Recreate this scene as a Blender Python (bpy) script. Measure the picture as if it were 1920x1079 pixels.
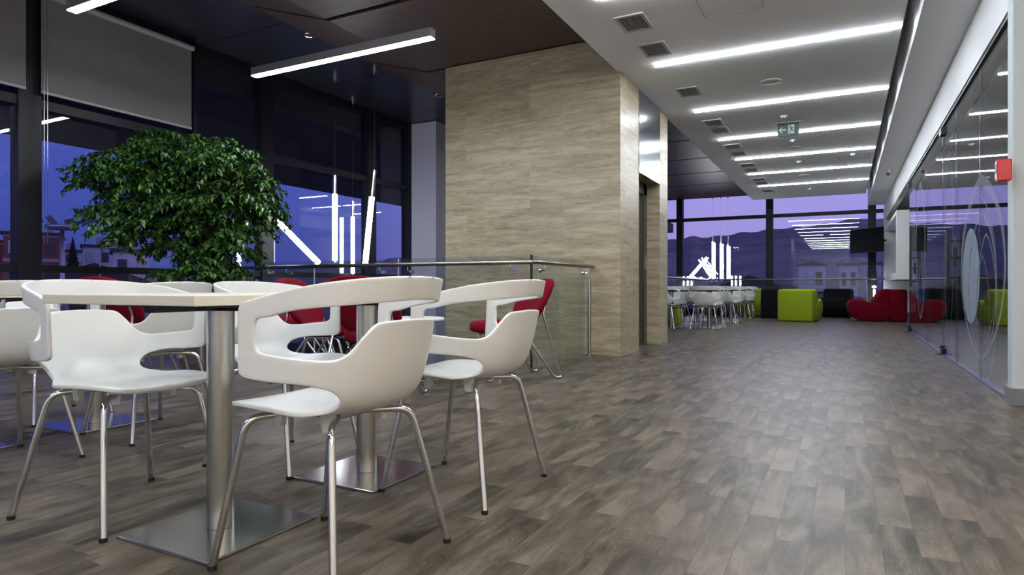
import bpy, bmesh, math, random
from mathutils import Vector, Matrix, geometry
random.seed(7)
for o in list(bpy.data.objects): bpy.data.objects.remove(o)
SC = bpy.context.scene
C = SC.collection

# ------------------------------------------------------------------ camera
cam_d = bpy.data.cameras.new('camera'); cam = bpy.data.objects.new('camera', cam_d); C.objects.link(cam)
cam_d.sensor_width = 36; cam_d.lens = 22.5; cam_d.clip_end = 2000; cam_d.clip_start = .05
cam.location = (0, 0, .78); cam.rotation_euler = (math.pi/2, 0, math.radians(27.5))
SC.camera = cam
SC.view_settings.view_transform = 'Standard'; SC.view_settings.look = 'None'
SC.view_settings.gamma = 1; SC.view_settings.use_curve_mapping = False
SC.view_settings.exposure = 0.0
STRIP = 92.0      # radiance of the linear lamps
TUBE = 24.0       # radiance of the hanging tubes

# ------------------------------------------------------------------ node helper
class NT:
    def __init__(s, nt): s.nt = nt; s.nt.nodes.clear()
    def n(s, typ, ins=None, **props):
        nd = s.nt.nodes.new(typ)
        for k, v in props.items(): setattr(nd, k, v)
        for k, v in (ins or {}).items():
            sk = nd.inputs[k]
            if isinstance(v, bpy.types.NodeSocket): s.nt.links.new(v, sk)
            elif isinstance(v, bpy.types.Node): s.nt.links.new(v.outputs[0], sk)
            else: sk.default_value = v
        return nd
    def m(s, op, a, b=0.0, c=None):
        nd = s.nt.nodes.new('ShaderNodeMath'); nd.operation = op
        for i, v in enumerate((a, b, c)):
            if v is None: continue
            if isinstance(v, bpy.types.NodeSocket): s.nt.links.new(v, nd.inputs[i])
            elif isinstance(v, bpy.types.Node): s.nt.links.new(v.outputs[0], nd.inputs[i])
            else: nd.inputs[i].default_value = v
        return nd.outputs[0]
    def ramp(s, fac, stops):
        nd = s.nt.nodes.new('ShaderNodeValToRGB'); el = nd.color_ramp.elements
        el[0].position, el[0].color = stops[0][0], (*stops[0][1], 1)
        el[1].position, el[1].color = stops[-1][0], (*stops[-1][1], 1)
        for p, c in stops[1:-1]:
            e = el.new(p); e.color = (*c, 1)
        s.nt.links.new(fac, nd.inputs[0]); return nd.outputs[0]
    def mix(s, fac, a, b, mode='MIX'):
        nd = s.nt.nodes.new('ShaderNodeMix'); nd.data_type = 'RGBA'; nd.blend_type = mode
        for i, v in ((0, fac), (6, a), (7, b)):
            if isinstance(v, bpy.types.NodeSocket): s.nt.links.new(v, nd.inputs[i])
            elif isinstance(v, tuple): nd.inputs[i].default_value = (*v, 1) if len(v) == 3 else v
            else: nd.inputs[i].default_value = v
        return nd.outputs[2]

def newmat(name):
    m = bpy.data.materials.new(name); m.use_nodes = True
    return m, NT(m.node_tree)
def out(T, sh): T.n('ShaderNodeOutputMaterial', {'Surface': sh})

# ------------------------------------------------------------------ world: dusk sky
w = bpy.data.worlds.new('dusk'); SC.world = w; w.use_nodes = True
T = NT(w.node_tree)
tc = T.n('ShaderNodeTexCoord'); sx = T.n('ShaderNodeSeparateXYZ', {0: tc.outputs['Generated']})
az = T.m('DIVIDE', sx.outputs[0], T.m('SQRT', T.m('ADD', T.m('MULTIPLY', sx.outputs[0], sx.outputs[0]), T.m('MULTIPLY', sx.outputs[1], sx.outputs[1]))))
azf = T.n('ShaderNodeMapRange', {'Value': az, 'From Min': -.78, 'From Max': -.2}, interpolation_type='SMOOTHSTEP').outputs[0]   # 0 to the left, 1 along the hall
el = sx.outputs[2]
left = T.ramp(el, [(0, (.042, .066, .31)), (.12, (.062, .098, .45)), (.35, (.080, .100, .52)), (1, (.03, .04, .22))])
far = T.ramp(el, [(0, (.42, .33, .72)), (.08, (.44, .37, .84)), (.25, (.46, .43, 1.02)), (1, (.08, .09, .34))])
sky = T.mix(azf, left, far)
nz = T.n('ShaderNodeTexNoise', {'Vector': tc.outputs['Generated'], 'Scale': 3.0, 'Detail': 3.0})
sky = T.mix(T.m('MULTIPLY', nz.outputs[0], .10), sky, (.12, .09, .30))
bg = T.n('ShaderNodeBackground', {'Color': sky, 'Strength': 1.0})
T.n('ShaderNodeOutputWorld', {'Surface': bg})

# ------------------------------------------------------------------ materials
def pbr(name, col, rough=.5, metal=0.0, noise=0, nscale=20, coat=0, spec=.5, bump=0, bscale=200, aniso=0, sheen=0):
    m, T = newmat(name)
    c = (*col, 1); ins = {'Base Color': c, 'Roughness': rough, 'Metallic': metal, 'Coat Weight': coat, 'Specular IOR Level': spec, 'Sheen Weight': sheen}
    tc = T.n('ShaderNodeTexCoord')
    if noise:
        nz = T.n('ShaderNodeTexNoise', {'Vector': tc.outputs['Object'], 'Scale': nscale, 'Detail': 4.0})
        ins['Base Color'] = T.mix(nz.outputs[0], tuple(x*(1-noise) for x in col), tuple(min(1, x*(1+noise)) for x in col))
    if bump:
        nb = T.n('ShaderNodeTexNoise', {'Vector': tc.outputs['Object'], 'Scale': bscale, 'Detail': 2.0})
        ins['Normal'] = T.n('ShaderNodeBump', {'Height': nb.outputs[0], 'Strength': bump, 'Distance': .002})
    if aniso: ins['Anisotropic'] = aniso
    out(T, T.n('ShaderNodeBsdfPrincipled', ins)); return m
def emis(name, col, st):
    m, T = newmat(name); out(T, T.n('ShaderNodeEmission', {'Color': (*col, 1), 'Strength': st})); return m
def glassmat(name, tint, f0=.04, rough=0.0, rcol=(1, 1, 1)):
    m, T = newmat(name)
    lw = T.n('ShaderNodeLayerWeight', {'Blend': .5})
    F = T.m('ADD', T.m('MULTIPLY', T.m('POWER', lw.outputs['Facing'], 5.0), 1-f0), f0)
    tr = T.n('ShaderNodeBsdfTransparent', {'Color': (*tint, 1)})
    gl = T.n('ShaderNodeBsdfGlossy', {'Color': (*rcol, 1), 'Roughness': rough})
    mx = T.n('ShaderNodeMixShader', {0: F, 1: tr, 2: gl}); out(T, mx); return m

M = {}
M['chair'] = pbr('white_shell', (.70, .705, .69), .33)
M['laminate'] = pbr('cream_laminate', (.66, .62, .52), .35)
M['chrome'] = pbr('chrome', (.72, .72, .74), .10, 1.0)
M['steel'] = pbr('brushed_steel', (.55, .54, .51), .27, 1.0, noise=.08, nscale=60)
M['polished'] = pbr('polished_plate', (.50, .50, .50), .2, 1.0)
M['rail'] = pbr('rail_steel', (.27, .25, .23), .28, 1.0)
M['black'] = pbr('black_plastic', (.012, .012, .014), .45)
M['frame'] = pbr('dark_frame', (.006, .006, .010), .45, spec=.3)
M['red'] = pbr('red_fabric', (.15, .002, .012), .9, noise=.25, nscale=160, bump=.4, spec=.12)
M['green'] = pbr('green_fabric', (.23, .30, .014), .9, noise=.18, nscale=90, bump=.4, spec=.12)
M['darkred'] = pbr('dark_red_fabric', (.115, .001, .008), .9, noise=.25, nscale=160, bump=.4, spec=.1)
M['blackfab'] = pbr('black_fabric', (.004, .0045, .006), .95, noise=.2, nscale=160, spec=.15)
M['white'] = pbr('white_plaster', (.76, .77, .78), .7, noise=.015, nscale=2)
M['ceil'] = pbr('white_ceiling', (.88, .885, .89), .75)
M['grey'] = pbr('grey_tile', (.16, .165, .17), .4, noise=.1, nscale=30)
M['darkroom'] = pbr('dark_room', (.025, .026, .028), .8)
M['vent'] = pbr('vent_metal', (.50, .50, .51), .5)
M['ventdark'] = pbr('vent_void', (.02, .02, .022), .8)
M['seam'] = pbr('panel_seam', (.25, .25, .26), .8)
M['alred'] = pbr('alarm_red', (.55, .01, .015), .35)
M['signgreen'] = pbr('sign_green', (.005, .030, .026), .4)
M['signwhite'] = pbr('sign_white', (.45, .52, .50), .4)
M['lav'] = pbr('pillar_paint', (.42, .42, .52), .7)
M['blind'] = pbr('blind_cloth', (.155, .145, .15), .9, noise=.06, nscale=8)
M['blindbar'] = pbr('blind_bar', (.30, .30, .31), .5)
M['tv'] = pbr('tv_black', (.004, .004, .005), .5, spec=.2)
M['screen'] = pbr('tv_screen', (.002, .002, .003), .5, spec=.1)
M['housing'] = pbr('lamp_housing', (.42, .42, .44), .35, .8)
M['strip'] = emis('lamp_diffuser', (.88, .94, 1.0), STRIP)
M['warmfill'] = emis('added_warm_fill', (1.0, .87, .73), STRIP*.8)  # warm fill light for the strips added out of view
M['tube'] = emis('tube_glow', (.90, .93, 1.0), TUBE)
M['winglass'] = glassmat('window_glass', (.93, .94, .97), .035)
M['railglass'] = glassmat('rail_glass', (.86, .89, .88), .035)
M['shopglass'] = glassmat('shop_glass', (.90, .92, .93), .06)
M['edgeglass'] = pbr('glass_edge', (.02, .035, .035), .2)
M['elev'] = pbr('elevator_metal', (.42, .45, .50), .16, 1.0, noise=.05, nscale=3)
M['elevdark'] = pbr('elevator_door_metal', (.10, .095, .085), .4, .6)
M['pot'] = pbr('pot_clay', (.09, .08, .075), .6)
M['soil'] = pbr('soil', (.03, .02, .015), .95)
M['bark'] = pbr('bark', (.10, .05, .03), .85, noise=.3, nscale=30)
M['eave'] = pbr('eave_soffit', (.012, .012, .018), .6)
M['concrete'] = pbr('slab_concrete', (.12, .12, .125), .8)
m, T = newmat('frost')      # etched film on the glass
d = T.n('ShaderNodeBsdfDiffuse', {'Color': (.32, .37, .45, 1)}); tr = T.n('ShaderNodeBsdfTransparent')
out(T, T.n('ShaderNodeMixShader', {0: .72, 1: tr, 2: d})); M['frost'] = m
m, T = newmat('frost_faint')
d = T.n('ShaderNodeBsdfDiffuse', {'Color': (.50, .55, .60, 1)}); tr = T.n('ShaderNodeBsdfTransparent')
out(T, T.n('ShaderNodeMixShader', {0: .26, 1: tr, 2: d})); M['frost2'] = m

# floor planks
m, T = newmat('oak_vinyl_planks')
tc = T.n('ShaderNodeTexCoord'); s = T.n('ShaderNodeSeparateXYZ', {0: tc.outputs['Object']})
X, Yc = s.outputs[0], s.outputs[1]
xr = T.m('DIVIDE', X, .0975); row = T.m('FLOOR', xr); fx = T.m('FRACT', xr)
wn = T.n('ShaderNodeTexWhiteNoise', {'W': row}, noise_dimensions='1D')
yr = T.m('ADD', T.m('DIVIDE', Yc, .62), T.m('MULTIPLY', wn.outputs[0], 7.31)); col = T.m('FLOOR', yr); fy = T.m('FRACT', yr)
cv = T.n('ShaderNodeCombineXYZ', {0: row, 1: col, 2: 0.0})
idn = T.n('ShaderNodeTexWhiteNoise', {'Vector': cv.outputs[0]}, noise_dimensions='3D')
pid = idn.outputs[0]
off = T.n('ShaderNodeVectorMath', {0: idn.outputs[1], 1: (13.0, 17.0, 9.0)}, operation='MULTIPLY')
gv = T.n('ShaderNodeCombineXYZ', {0: T.m('MULTIPLY', X, 11.0), 1: T.m('MULTIPLY', Yc, 3.0), 2: 0.0})
gv = T.n('ShaderNodeVectorMath', {0: gv.outputs[0], 1: off.outputs[0]}, operation='ADD')
n1 = T.n('ShaderNodeTexNoise', {'Vector': gv.outputs[0], 'Scale': 1.0, 'Detail': 2.5, 'Distortion': .9})
rings = T.m('FRACT', T.m('MULTIPLY', n1.outputs[0], 26.0))
rings = T.m('ABSOLUTE', T.m('SUBTRACT', rings, .5))
fv = T.n('ShaderNodeCombineXYZ', {0: T.m('MULTIPLY', X, 220.0), 1: T.m('MULTIPLY', Yc, 9.0), 2: 0.0})
fv = T.n('ShaderNodeVectorMath', {0: fv.outputs[0], 1: off.outputs[0]}, operation='ADD')
n2 = T.n('ShaderNodeTexNoise', {'Vector': fv.outputs[0], 'Scale': 1.0, 'Detail': 4.0})
t = T.m('ADD', T.m('MULTIPLY', pid, .38), T.m('MULTIPLY', T.m('SUBTRACT', n1.outputs[0], .5), 1.8))
t = T.m('ADD', t, .42)
t = T.m('ADD', t, T.m('MULTIPLY', T.m('SUBTRACT', rings, .25), .42))
t = T.m('ADD', t, T.m('MULTIPLY', T.m('SUBTRACT', n2.outputs[0], .5), .75))
# one end of each plank tends to be darker, as printed on this floor
t = T.m('SUBTRACT', t, T.m('MULTIPLY', T.m('POWER', fy, 2.0), T.m('MULTIPLY', pid, .55)))
colr = T.ramp(t, [(.0, (.018, .017, .012)), (.35, (.056, .050, .037)), (.65, (.104, .089, .067)), (1.0, (.172, .147, .111))])
hue = T.mix(T.m('MULTIPLY', idn.outputs[0], .35), colr, (.13, .095, .075))
ex = T.m('MINIMUM', fx, T.m('SUBTRACT', 1.0, fx)); ey = T.m('MINIMUM', fy, T.m('SUBTRACT', 1.0, fy))
e = T.m('MAXIMUM', T.m('LESS_THAN', ex, .014), T.m('LESS_THAN', ey, .0022))
hue = T.mix(T.m('MULTIPLY', e, .55), hue, (.035, .03, .026))
bp = T.n('ShaderNodeBump', {'Height': T.m('SUBTRACT', n2.outputs[0], T.m('MULTIPLY', e, 1.5)), 'Strength': .12, 'Distance': .001})
out(T, T.n('ShaderNodeBsdfPrincipled', {'Base Color': hue, 'Roughness': T.m('ADD', T.m('MULTIPLY', n2.outputs[0], .14), .31), 'Specular IOR Level': .10, 'Normal': bp}))
M['floor'] = m

# travertine
m, T = newmat('travertine')
tc = T.n('ShaderNodeTexCoord'); s = T.n('ShaderNodeSeparateXYZ', {0: tc.outputs['Object']})
h = T.m('ADD', s.outputs[0], s.outputs[1])
# block ids
br = T.m('FLOOR', T.m('DIVIDE', T.m('ADD', s.outputs[2], .05), .6))
hb = T.m('DIVIDE', T.m('ADD', h, T.m('MULTIPLY', T.m('MODULO', br, 2.0), .45)), 1.35); bc = T.m('FLOOR', hb)
idn = T.n('ShaderNodeTexWhiteNoise', {'Vector': T.n('ShaderNodeCombineXYZ', {0: br, 1: bc}).outputs[0]}, noise_dimensions='3D')
off = T.n('ShaderNodeVectorMath', {0: idn.outputs[1], 1: (5., 5., 9.)}, operation='MULTIPLY')
v = T.n('ShaderNodeCombineXYZ', {0: T.m('MULTIPLY', h, 1.1), 1: 0.0, 2: T.m('MULTIPLY', s.outputs[2], 11.0)})
v = T.n('ShaderNodeVectorMath', {0: v.outputs[0], 1: off.outputs[0]}, operation='ADD')
a = T.n('ShaderNodeTexNoise', {'Vector': v.outputs[0], 'Scale': 1.0, 'Detail': 6.0, 'Roughness': .62, 'Distortion': .5})
v2 = T.n('ShaderNodeCombineXYZ', {0: T.m('MULTIPLY', h, 5.0), 1: 0.0, 2: T.m('MULTIPLY', s.outputs[2], 42.0)})
v2 = T.n('ShaderNodeVectorMath', {0: v2.outputs[0], 1: off.outputs[0]}, operation='ADD')
b = T.n('ShaderNodeTexNoise', {'Vector': v2.outputs[0], 'Scale': 1.0, 'Detail': 5.0, 'Roughness': .7, 'Distortion': 1.0})
t = T.m('ADD', T.m('MULTIPLY', a.outputs[0], .50), T.m('MULTIPLY', b.outputs[0], .52))
t = T.m('ADD', t, T.m('MULTIPLY', T.m('SUBTRACT', idn.outputs[0], .5), .045))
cr = T.ramp(t, [(.26, (.13, .10, .058)), (.42, (.27, .22, .14)), (.55, (.40, .345, .235)), (.74, (.57, .515, .385))])
jz = T.m('FRACT', T.m('DIVIDE', T.m('ADD', s.outputs[2], .05), .6)); jx = T.m('FRACT', hb)
j = T.m('MAXIMUM', T.m('LESS_THAN', jz, .007), T.m('LESS_THAN', jx, .003))
cr = T.mix(T.m('MULTIPLY', j, .35), cr, (.62, .58, .48))
out(T, T.n('ShaderNodeBsdfPrincipled', {'Base Color': cr, 'Roughness': .38, 'Specular IOR Level': .4}))
M['travertine'] = m

# dark wood ceiling
def wood(name, c0, c1, c2, rough, spec=.5):
    m, T = newmat(name)
    tc = T.n('ShaderNodeTexCoord'); s = T.n('ShaderNodeSeparateXYZ', {0: tc.outputs['Object']})
    v = T.n('ShaderNodeCombineXYZ', {0: T.m('MULTIPLY', s.outputs[0], 2.0), 1: T.m('MULTIPLY', s.outputs[1], 60.0), 2: 0.0})
    a = T.n('ShaderNodeTexNoise', {'Vector': v.outputs[0], 'Scale': 1.0, 'Detail': 4.0, 'Distortion': .4})
    cr = T.ramp(a.outputs[0], [(.3, c0), (.5, c1), (.7, c2)])
    out(T, T.n('ShaderNodeBsdfPrincipled', {'Base Color': cr, 'Roughness': rough, 'Specular IOR Level': spec})); return m
M['wood'] = wood('wenge_panels', (.034, .017, .011), (.064, .034, .023), (.10, .056, .038), .40)
M['navy'] = pbr('navy_gloss_panels', (.022, .026, .038), .28, noise=.1, nscale=1.0)
M['leaf'], T = newmat('leaf')
oi = T.n('ShaderNodeNewGeometry'); tc = T.n('ShaderNodeTexCoord')
nz = T.n('ShaderNodeTexNoise', {'Vector': tc.outputs['Object'], 'Scale': 14.0, 'Detail': 1.0})
r = T.m('ADD', T.m('MULTIPLY', oi.outputs['Random Per Island'], .7), T.m('MULTIPLY', nz.outputs[0], .35))
cr = T.ramp(r, [(.15, (.012, .036, .012)), (.5, (.024, .070, .014)), (.8, (.055, .135, .022)), (1, (.13, .24, .035))])
out(T, T.n('ShaderNodeBsdfPrincipled', {'Base Color': cr, 'Roughness': .38, 'Specular IOR Level': .5}))

# ------------------------------------------------------------------ geometry helpers
def V(*a): return Vector(a)
def bx(bm, x0, x1, y0, y1, z0, z1, bev=0, seg=2):
    r = bmesh.ops.create_cube(bm, size=1)
    for v in r['verts']:
        v.co = V(x0+(v.co.x+.5)*(x1-x0), y0+(v.co.y+.5)*(y1-y0), z0+(v.co.z+.5)*(z1-z0))
    if bev:
        es = list({e for v in r['verts'] for e in v.link_edges})
        bmesh.ops.bevel(bm, geom=es, offset=bev, segments=seg, profile=.5, affect='EDGES')
def fillet(pts, r, n=6):
    pts = [Vector(p) for p in pts]; o = [pts[0]]
    for i in range(1, len(pts)-1):
        p, a, b = pts[i], pts[i-1]-pts[i], pts[i+1]-pts[i]
        rr = min(r if not isinstance(r, (list, tuple)) else r[i-1], a.length*.49, b.length*.49)
        p0, p1 = p+a.normalized()*rr, p+b.normalized()*rr
        for k in range(n+1):
            t = k/n; o.append(p0*(1-t)**2+p*2*t*(1-t)+p1*t*t)
    o.append(pts[-1]); return o
def tube(bm, pts, r, seg=10, r1=None, caps=True):
    pts = [Vector(p) for p in pts]; rings = []
    t0 = (pts[1]-pts[0]).normalized()
    up = V(0, 0, 1) if abs(t0.z) < .9 else V(1, 0, 0)
    nrm = t0.cross(up).normalized()
    for i, p in enumerate(pts):
        t = (pts[min(i+1, len(pts)-1)]-pts[max(i-1, 0)]).normalized()
        nrm = (nrm-t*nrm.dot(t)).normalized(); bn = t.cross(nrm)
        rr = r if r1 is None else r+(r1-r)*i/(len(pts)-1)
        rings.append([bm.verts.new(p+(nrm*math.cos(a)+bn*math.sin(a))*rr) for a in [2*math.pi*k/seg for k in range(seg)]])
    for a, b in zip(rings, rings[1:]):
        for k in range(seg): bm.faces.new((a[k], a[(k+1) % seg], b[(k+1) % seg], b[k]))
    if caps:
        bm.faces.new(rings[0][::-1]); bm.faces.new(rings[-1])
def lathe(bm, prof, seg=24, cx=0, cy=0):
    rings = []
    for r, z in prof:
        rings.append([bm.verts.new((cx+r*math.cos(2*math.pi*k/seg), cy+r*math.sin(2*math.pi*k/seg), z)) for k in range(seg)] if r > 1e-6 else [bm.verts.new((cx, cy, z))])
    for a, b in zip(rings, rings[1:]):
        for k in range(seg):
            k2 = (k+1) % seg
            if len(a) == 1 and len(b) == 1: continue
            if len(a) == 1: bm.faces.new((a[0], b[k2], b[k]))
            elif len(b) == 1: bm.faces.new((a[k], a[k2], b[0]))
            else: bm.faces.new((a[k], a[k2], b[k2], b[k]))
def prism(bm, poly, x0, x1, axis='x', bev=0, seg=2):
    """poly in the two other axes, extruded along axis"""
    def mk(t, p):
        if axis == 'x': return (t, p[0], p[1])
        if axis == 'y': return (p[0], t, p[1])
        return (p[0], p[1], t)
    a = [bm.verts.new(mk(x0, p)) for p in poly]; b = [bm.verts.new(mk(x1, p)) for p in poly]
    n = len(poly); fs = [bm.faces.new(a), bm.faces.new(b[::-1])]
    for i in range(n): fs.append(bm.faces.new((a[i], b[i], b[(i+1) % n], a[(i+1) % n])))
    bmesh.ops.recalc_face_normals(bm, faces=fs)
    if bev:
        es = [e for f in fs[:2] for e in f.edges]
        bmesh.ops.bevel(bm, geom=es, offset=bev, segments=seg, profile=.5, affect='EDGES')
def smooth_poly(pts, k=2):
    for _ in range(k):
        o = []
        for i, p in enumerate(pts):
            q = pts[(i+1) % len(pts)]
            o += [(p[0]*.75+q[0]*.25, p[1]*.75+q[1]*.25), (p[0]*.25+q[0]*.75, p[1]*.25+q[1]*.75)]
        pts = o
    return pts
def sell(bm, a, b, c, e1, e2, nu=32, nv=16, f=None):
    def sp(x, e): return math.copysign(abs(x)**e, x)
    rings = []
    for i in range(nv+1):
        p = -math.pi/2+math.pi*i/nv
        if i in (0, nv): rings.append([V(0, 0, c*sp(math.sin(p), e1))]); continue
        rings.append([V(a*sp(math.cos(p), e1)*sp(math.cos(t), e2), b*sp(math.cos(p), e1)*sp(math.sin(t), e2), c*sp(math.sin(p), e1)) for t in [2*math.pi*k/nu for k in range(nu)]])
    vr = [[bm.verts.new(f(v) if f else v) for v in r] for r in rings]
    for A, B in zip(vr, vr[1:]):
        for k in range(nu):
            k2 = (k+1) % nu
            if len(A) == 1: bm.faces.new((A[0], B[k2], B[k]))
            elif len(B) == 1: bm.faces.new((A[k], A[k2], B[0]))
            else: bm.faces.new((A[k], A[k2], B[k2], B[k]))
def obj(name, bm, mat, parent=None, smooth=False, label=None, autosm=None):
    bmesh.ops.recalc_face_normals(bm, faces=bm.faces)
    me = bpy.data.meshes.new(name); bm.to_mesh(me); bm.free()
    for mm in (mat if isinstance(mat, list) else [mat]): me.materials.append(mm)
    if smooth: me.polygons.foreach_set('use_smooth', [True]*len(me.polygons))
    if smooth and autosm:
        me.set_sharp_from_angle(angle=math.radians(autosm))
    o = bpy.data.objects.new(name, me); C.objects.link(o)
    if parent: o.parent = parent
    if label: o['label'] = label
    return o
def B(): return bmesh.new()
def boxobj(name, dims, mat, parent=None, bev=0):
    bm = B(); bx(bm, *dims, bev=bev); return obj(name, bm, mat, parent)
def tag(o, label, cat, group=None):
    o['label'] = label; o['category'] = cat
    if group: o['group'] = group
    return o
def thing(name, label, cat, loc=(0, 0, 0), rz=0, group=None):
    o = bpy.data.objects.new(name, None); C.objects.link(o); o.location = loc; o.rotation_euler = (0, 0, rz)
    o.empty_display_size = .1
    return tag(o, label, cat, group)
def struct(o): o['kind'] = 'structure'; return o
def dup(root, loc, rz, label, group=None):
    r = root.copy(); C.objects.link(r); r.location = loc; r.rotation_euler = (0, 0, rz); r['label'] = label
    if group: r['group'] = group
    for ch in list(root.children):
        c = ch.copy(); C.objects.link(c); c.parent = r
        for g in ch.children:
            d = g.copy(); C.objects.link(d); d.parent = c
    return r

# ================================================================== STRUCTURE
XW = -7.0        # left window wall
YF = 21.0        # far window wall
bm = B()
bx(bm, XW, 3.5, -4, 5.5, -.35, 0)
bx(bm, -2.66, 3.5, 5.5, 7.0, -.35, 0)
bx(bm, -2.5, 3.5, 7.0, 9.17, -.35, 0)
bx(bm, -3.8, 3.5, 9.17, 20.28, -.35, 0)
struct(obj('floor', bm, M['floor']))
bm = B(); bx(bm, XW, 3.5, 5.5, YF, -4.3, -4.0)
struct(obj('floor', bm, M['concrete']))
bm = B(); bx(bm, XW+.1, 3.5, 5.2, 5.4, -4, -.36)
struct(obj('wall_lower', bm, M['concrete']))

# dropped white ceiling, bulkhead and plenum cover
bm = B(); bx(bm, -2.29, .475, -4, 19.0, 3.23, 3.64)
struct(obj('ceiling', bm, M['ceil']))
bm = B(); bx(bm, .573, .985, -4, YF-.06, 3.13, 3.64)
struct(obj('ceiling', bm, M['ceil']))
bm = B(); bx(bm, -2.29, 3.5, -4, YF+.1, 3.66, 3.75); struct(obj('ceiling', bm, M['ceil']))
bm = B(); bx(bm, 1.1, 3.5, -4, 5.28, 3.13, 3.64); bx(bm, .985, 1.1, -4, 5.3, 3.13, 3.64); bx(bm, 1.1, 3.5, 13.34, YF-.06, 3.0, 3.1)
struct(obj('ceiling', bm, M['ceil']))
# wood ceiling: flat panels with open slots, folded edge strip, then glossy navy panels
bm = B()
slots = [5.17+1.87*k for k in range(-5, 9)]
ys = [-4]+[s for s in slots if s > -4]+[YF]
for a, b in zip(ys, ys[1:]):
    a2, b2 = a+(.035 if a > -4 else 0), b-(.035 if b < YF else 0)
    bx(bm, -4.93, -2.30, a2, b2, 3.65, 3.68)
    # folded strip: a parallelogram whose joint runs back towards the windows
    q0 = [(-4.93, a2, 3.65), (-4.93, b2, 3.65), (-5.5, b2-.5, 3.72), (-5.5, a2-.5, 3.72)]
    lo = [bm.verts.new(p) for p in q0]; hi = [bm.verts.new((p[0], p[1], p[2]+.03)) for p in q0]
    bm.faces.new(lo); bm.faces.new(hi[::-1])
    for i in range(4): bm.faces.new((lo[i], hi[i], hi[(i+1) % 4], lo[(i+1) % 4]))
struct(obj('ceiling', bm, M['wood']))
bm = B()
for a, b in zip(ys, ys[1:]):
    bx(bm, XW, -5.45, a+.006, b-.006, 3.74, 3.77)
struct(obj('ceiling', bm, M['navy']))
bm = B(); bx(bm, XW-.1, -2.3, -4, YF+.1, 3.80, 3.85); struct(obj('ceiling', bm, M['frame']))

# walls
struct(boxobj('wall_back', (XW, 3.5, -4.1, -4, 0, 3.8), M['white']))
bm = B(); bx(bm, 3.5, 3.6, -4.1, YF+.1, -.35, 3.75); struct(obj('wall_right', bm, pbr('warm_bounce_cream', (.80, .74, .64), .8)))  # unseen wall, tinted cream to bounce warm light into the room
bm = B()                                     # header over the shop front, pier beside it
bx(bm, .985, 1.09, 5.42, YF-.06, 2.67, 3.14)
struct(obj('wall_right', bm, M['white']))
bm = B(); bx(bm, .98, 3.5, 5.28, 5.42, 0, 3.14, bev=.008)
struct(obj('wall_right', bm, pbr('dimmed_pier_white', (.50, .545, .56), .7)))  # white pier, its colour dimmed and blued to offset the added warm strips
bm = B(); bx(bm, .965, 3.5, 5.265, 5.435, 0, .115, bev=.003); struct(obj('baseboard_right', bm, M['grey']))
# dark shop room behind the glass
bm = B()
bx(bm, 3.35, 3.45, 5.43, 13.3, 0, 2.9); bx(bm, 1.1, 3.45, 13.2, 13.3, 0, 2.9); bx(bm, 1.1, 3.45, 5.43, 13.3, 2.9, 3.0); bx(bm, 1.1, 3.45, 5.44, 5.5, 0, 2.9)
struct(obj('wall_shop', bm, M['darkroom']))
bm = B(); bx(bm, .955, 3.5, YF-.35, YF-.2, 0, 3.0); struct(obj('wall_far', bm, M['white']))
bm = B(); bx(bm, .95, 3.5, YF-.362, YF-.345, 0, .10); struct(obj('baseboard_far', bm, M['grey']))

# bar hatch box hanging on the far right wall
t = struct(thing('wall_hatch', '', ''));
for k in ('label', 'category'): del t[k]
bm = B()
bx(bm, .97, 2.4, 15.9, 16.05, .95, 2.43); bx(bm, .97, 2.4, 20.35, 20.6, .95, 2.43)
bx(bm, .97, 2.4, 16.04, 20.36, .95, 1.10); bx(bm, .97, 2.4, 16.04, 20.36, 2.34, 2.43); bx(bm, 1.35, 1.4, 16.04, 20.36, 1.09, 2.35)
obj('hatch_frame', bm, M['white'], t)

# lift shaft clad in stone
bm = B()
bx(bm, -4.62, -2.26, 7.0, 7.73, -4, 3.64)
bx(bm, -4.62, -2.26, 8.74, 9.17, -4, 3.64)
bx(bm, -4.62, -2.50, 7.72, 8.75, -4, 3.64)
bx(bm, -2.51, -2.30, 7.72, 8.75, 2.21, 3.64)
struct(obj('wall_lift_shaft', bm, M['travertine']))
dr = struct(boxobj('door_1', (-2.50, -2.47, 7.90, 8.60, 0, 2.05), M['elevdark']))
bm = B(); bx(bm, -2.50, -2.44, 7.73, 7.90, 0, 2.2); bx(bm, -2.50, -2.44, 8.60, 8.74, 0, 2.2); bx(bm, -2.50, -2.44, 7.73, 8.74, 2.05, 2.2)
obj('door_frame', bm, M['elevdark'], dr)
boxobj('call_panel', (-2.44, -2.43, 8.63, 8.69, 1.02, 1.22), M['steel'], dr)
struct(boxobj('trim_1', (-2.31, -2.252, 7.735, 8.735, 2.20, 3.23), M['elev']))
# pale pillar at the end of the windows
struct(boxobj('wall_pillar', (XW-.05, -6.42, 9.42, 11.6, -4, 3.73), M['lav']))

# windows, left wall: six bays and the hidden run behind the pillar
bays = [(-4, -1.8), (-1.8, 1.15), (1.15, 3.32), (3.32, 6.18), (6.18, 8.34), (8.34, 9.42), (11.6, 14.5), (14.5, 17.5), (17.5, YF)]
for i, (a, b) in enumerate(bays):
    bm = B()
    bx(bm, XW-.1, XW+.05, b-.10, b+.10, -4, 3.74)
    if i == 0: bx(bm, XW-.1, XW+.05, a, a+.1, -4, 3.74)
    for z, hh in ((2.57, .045), (.965, .035), (-.2, .18), (3.68, .06)):
        bx(bm, XW-.09, XW+.03, a, b, z-hh, z+hh)
    wf = struct(obj('window_%d' % (i+1), bm, M['frame']))
    boxobj('pane', (XW-.04, XW-.03, a+.05, b-.05, -4, 3.66), M['winglass'], wf)
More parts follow.
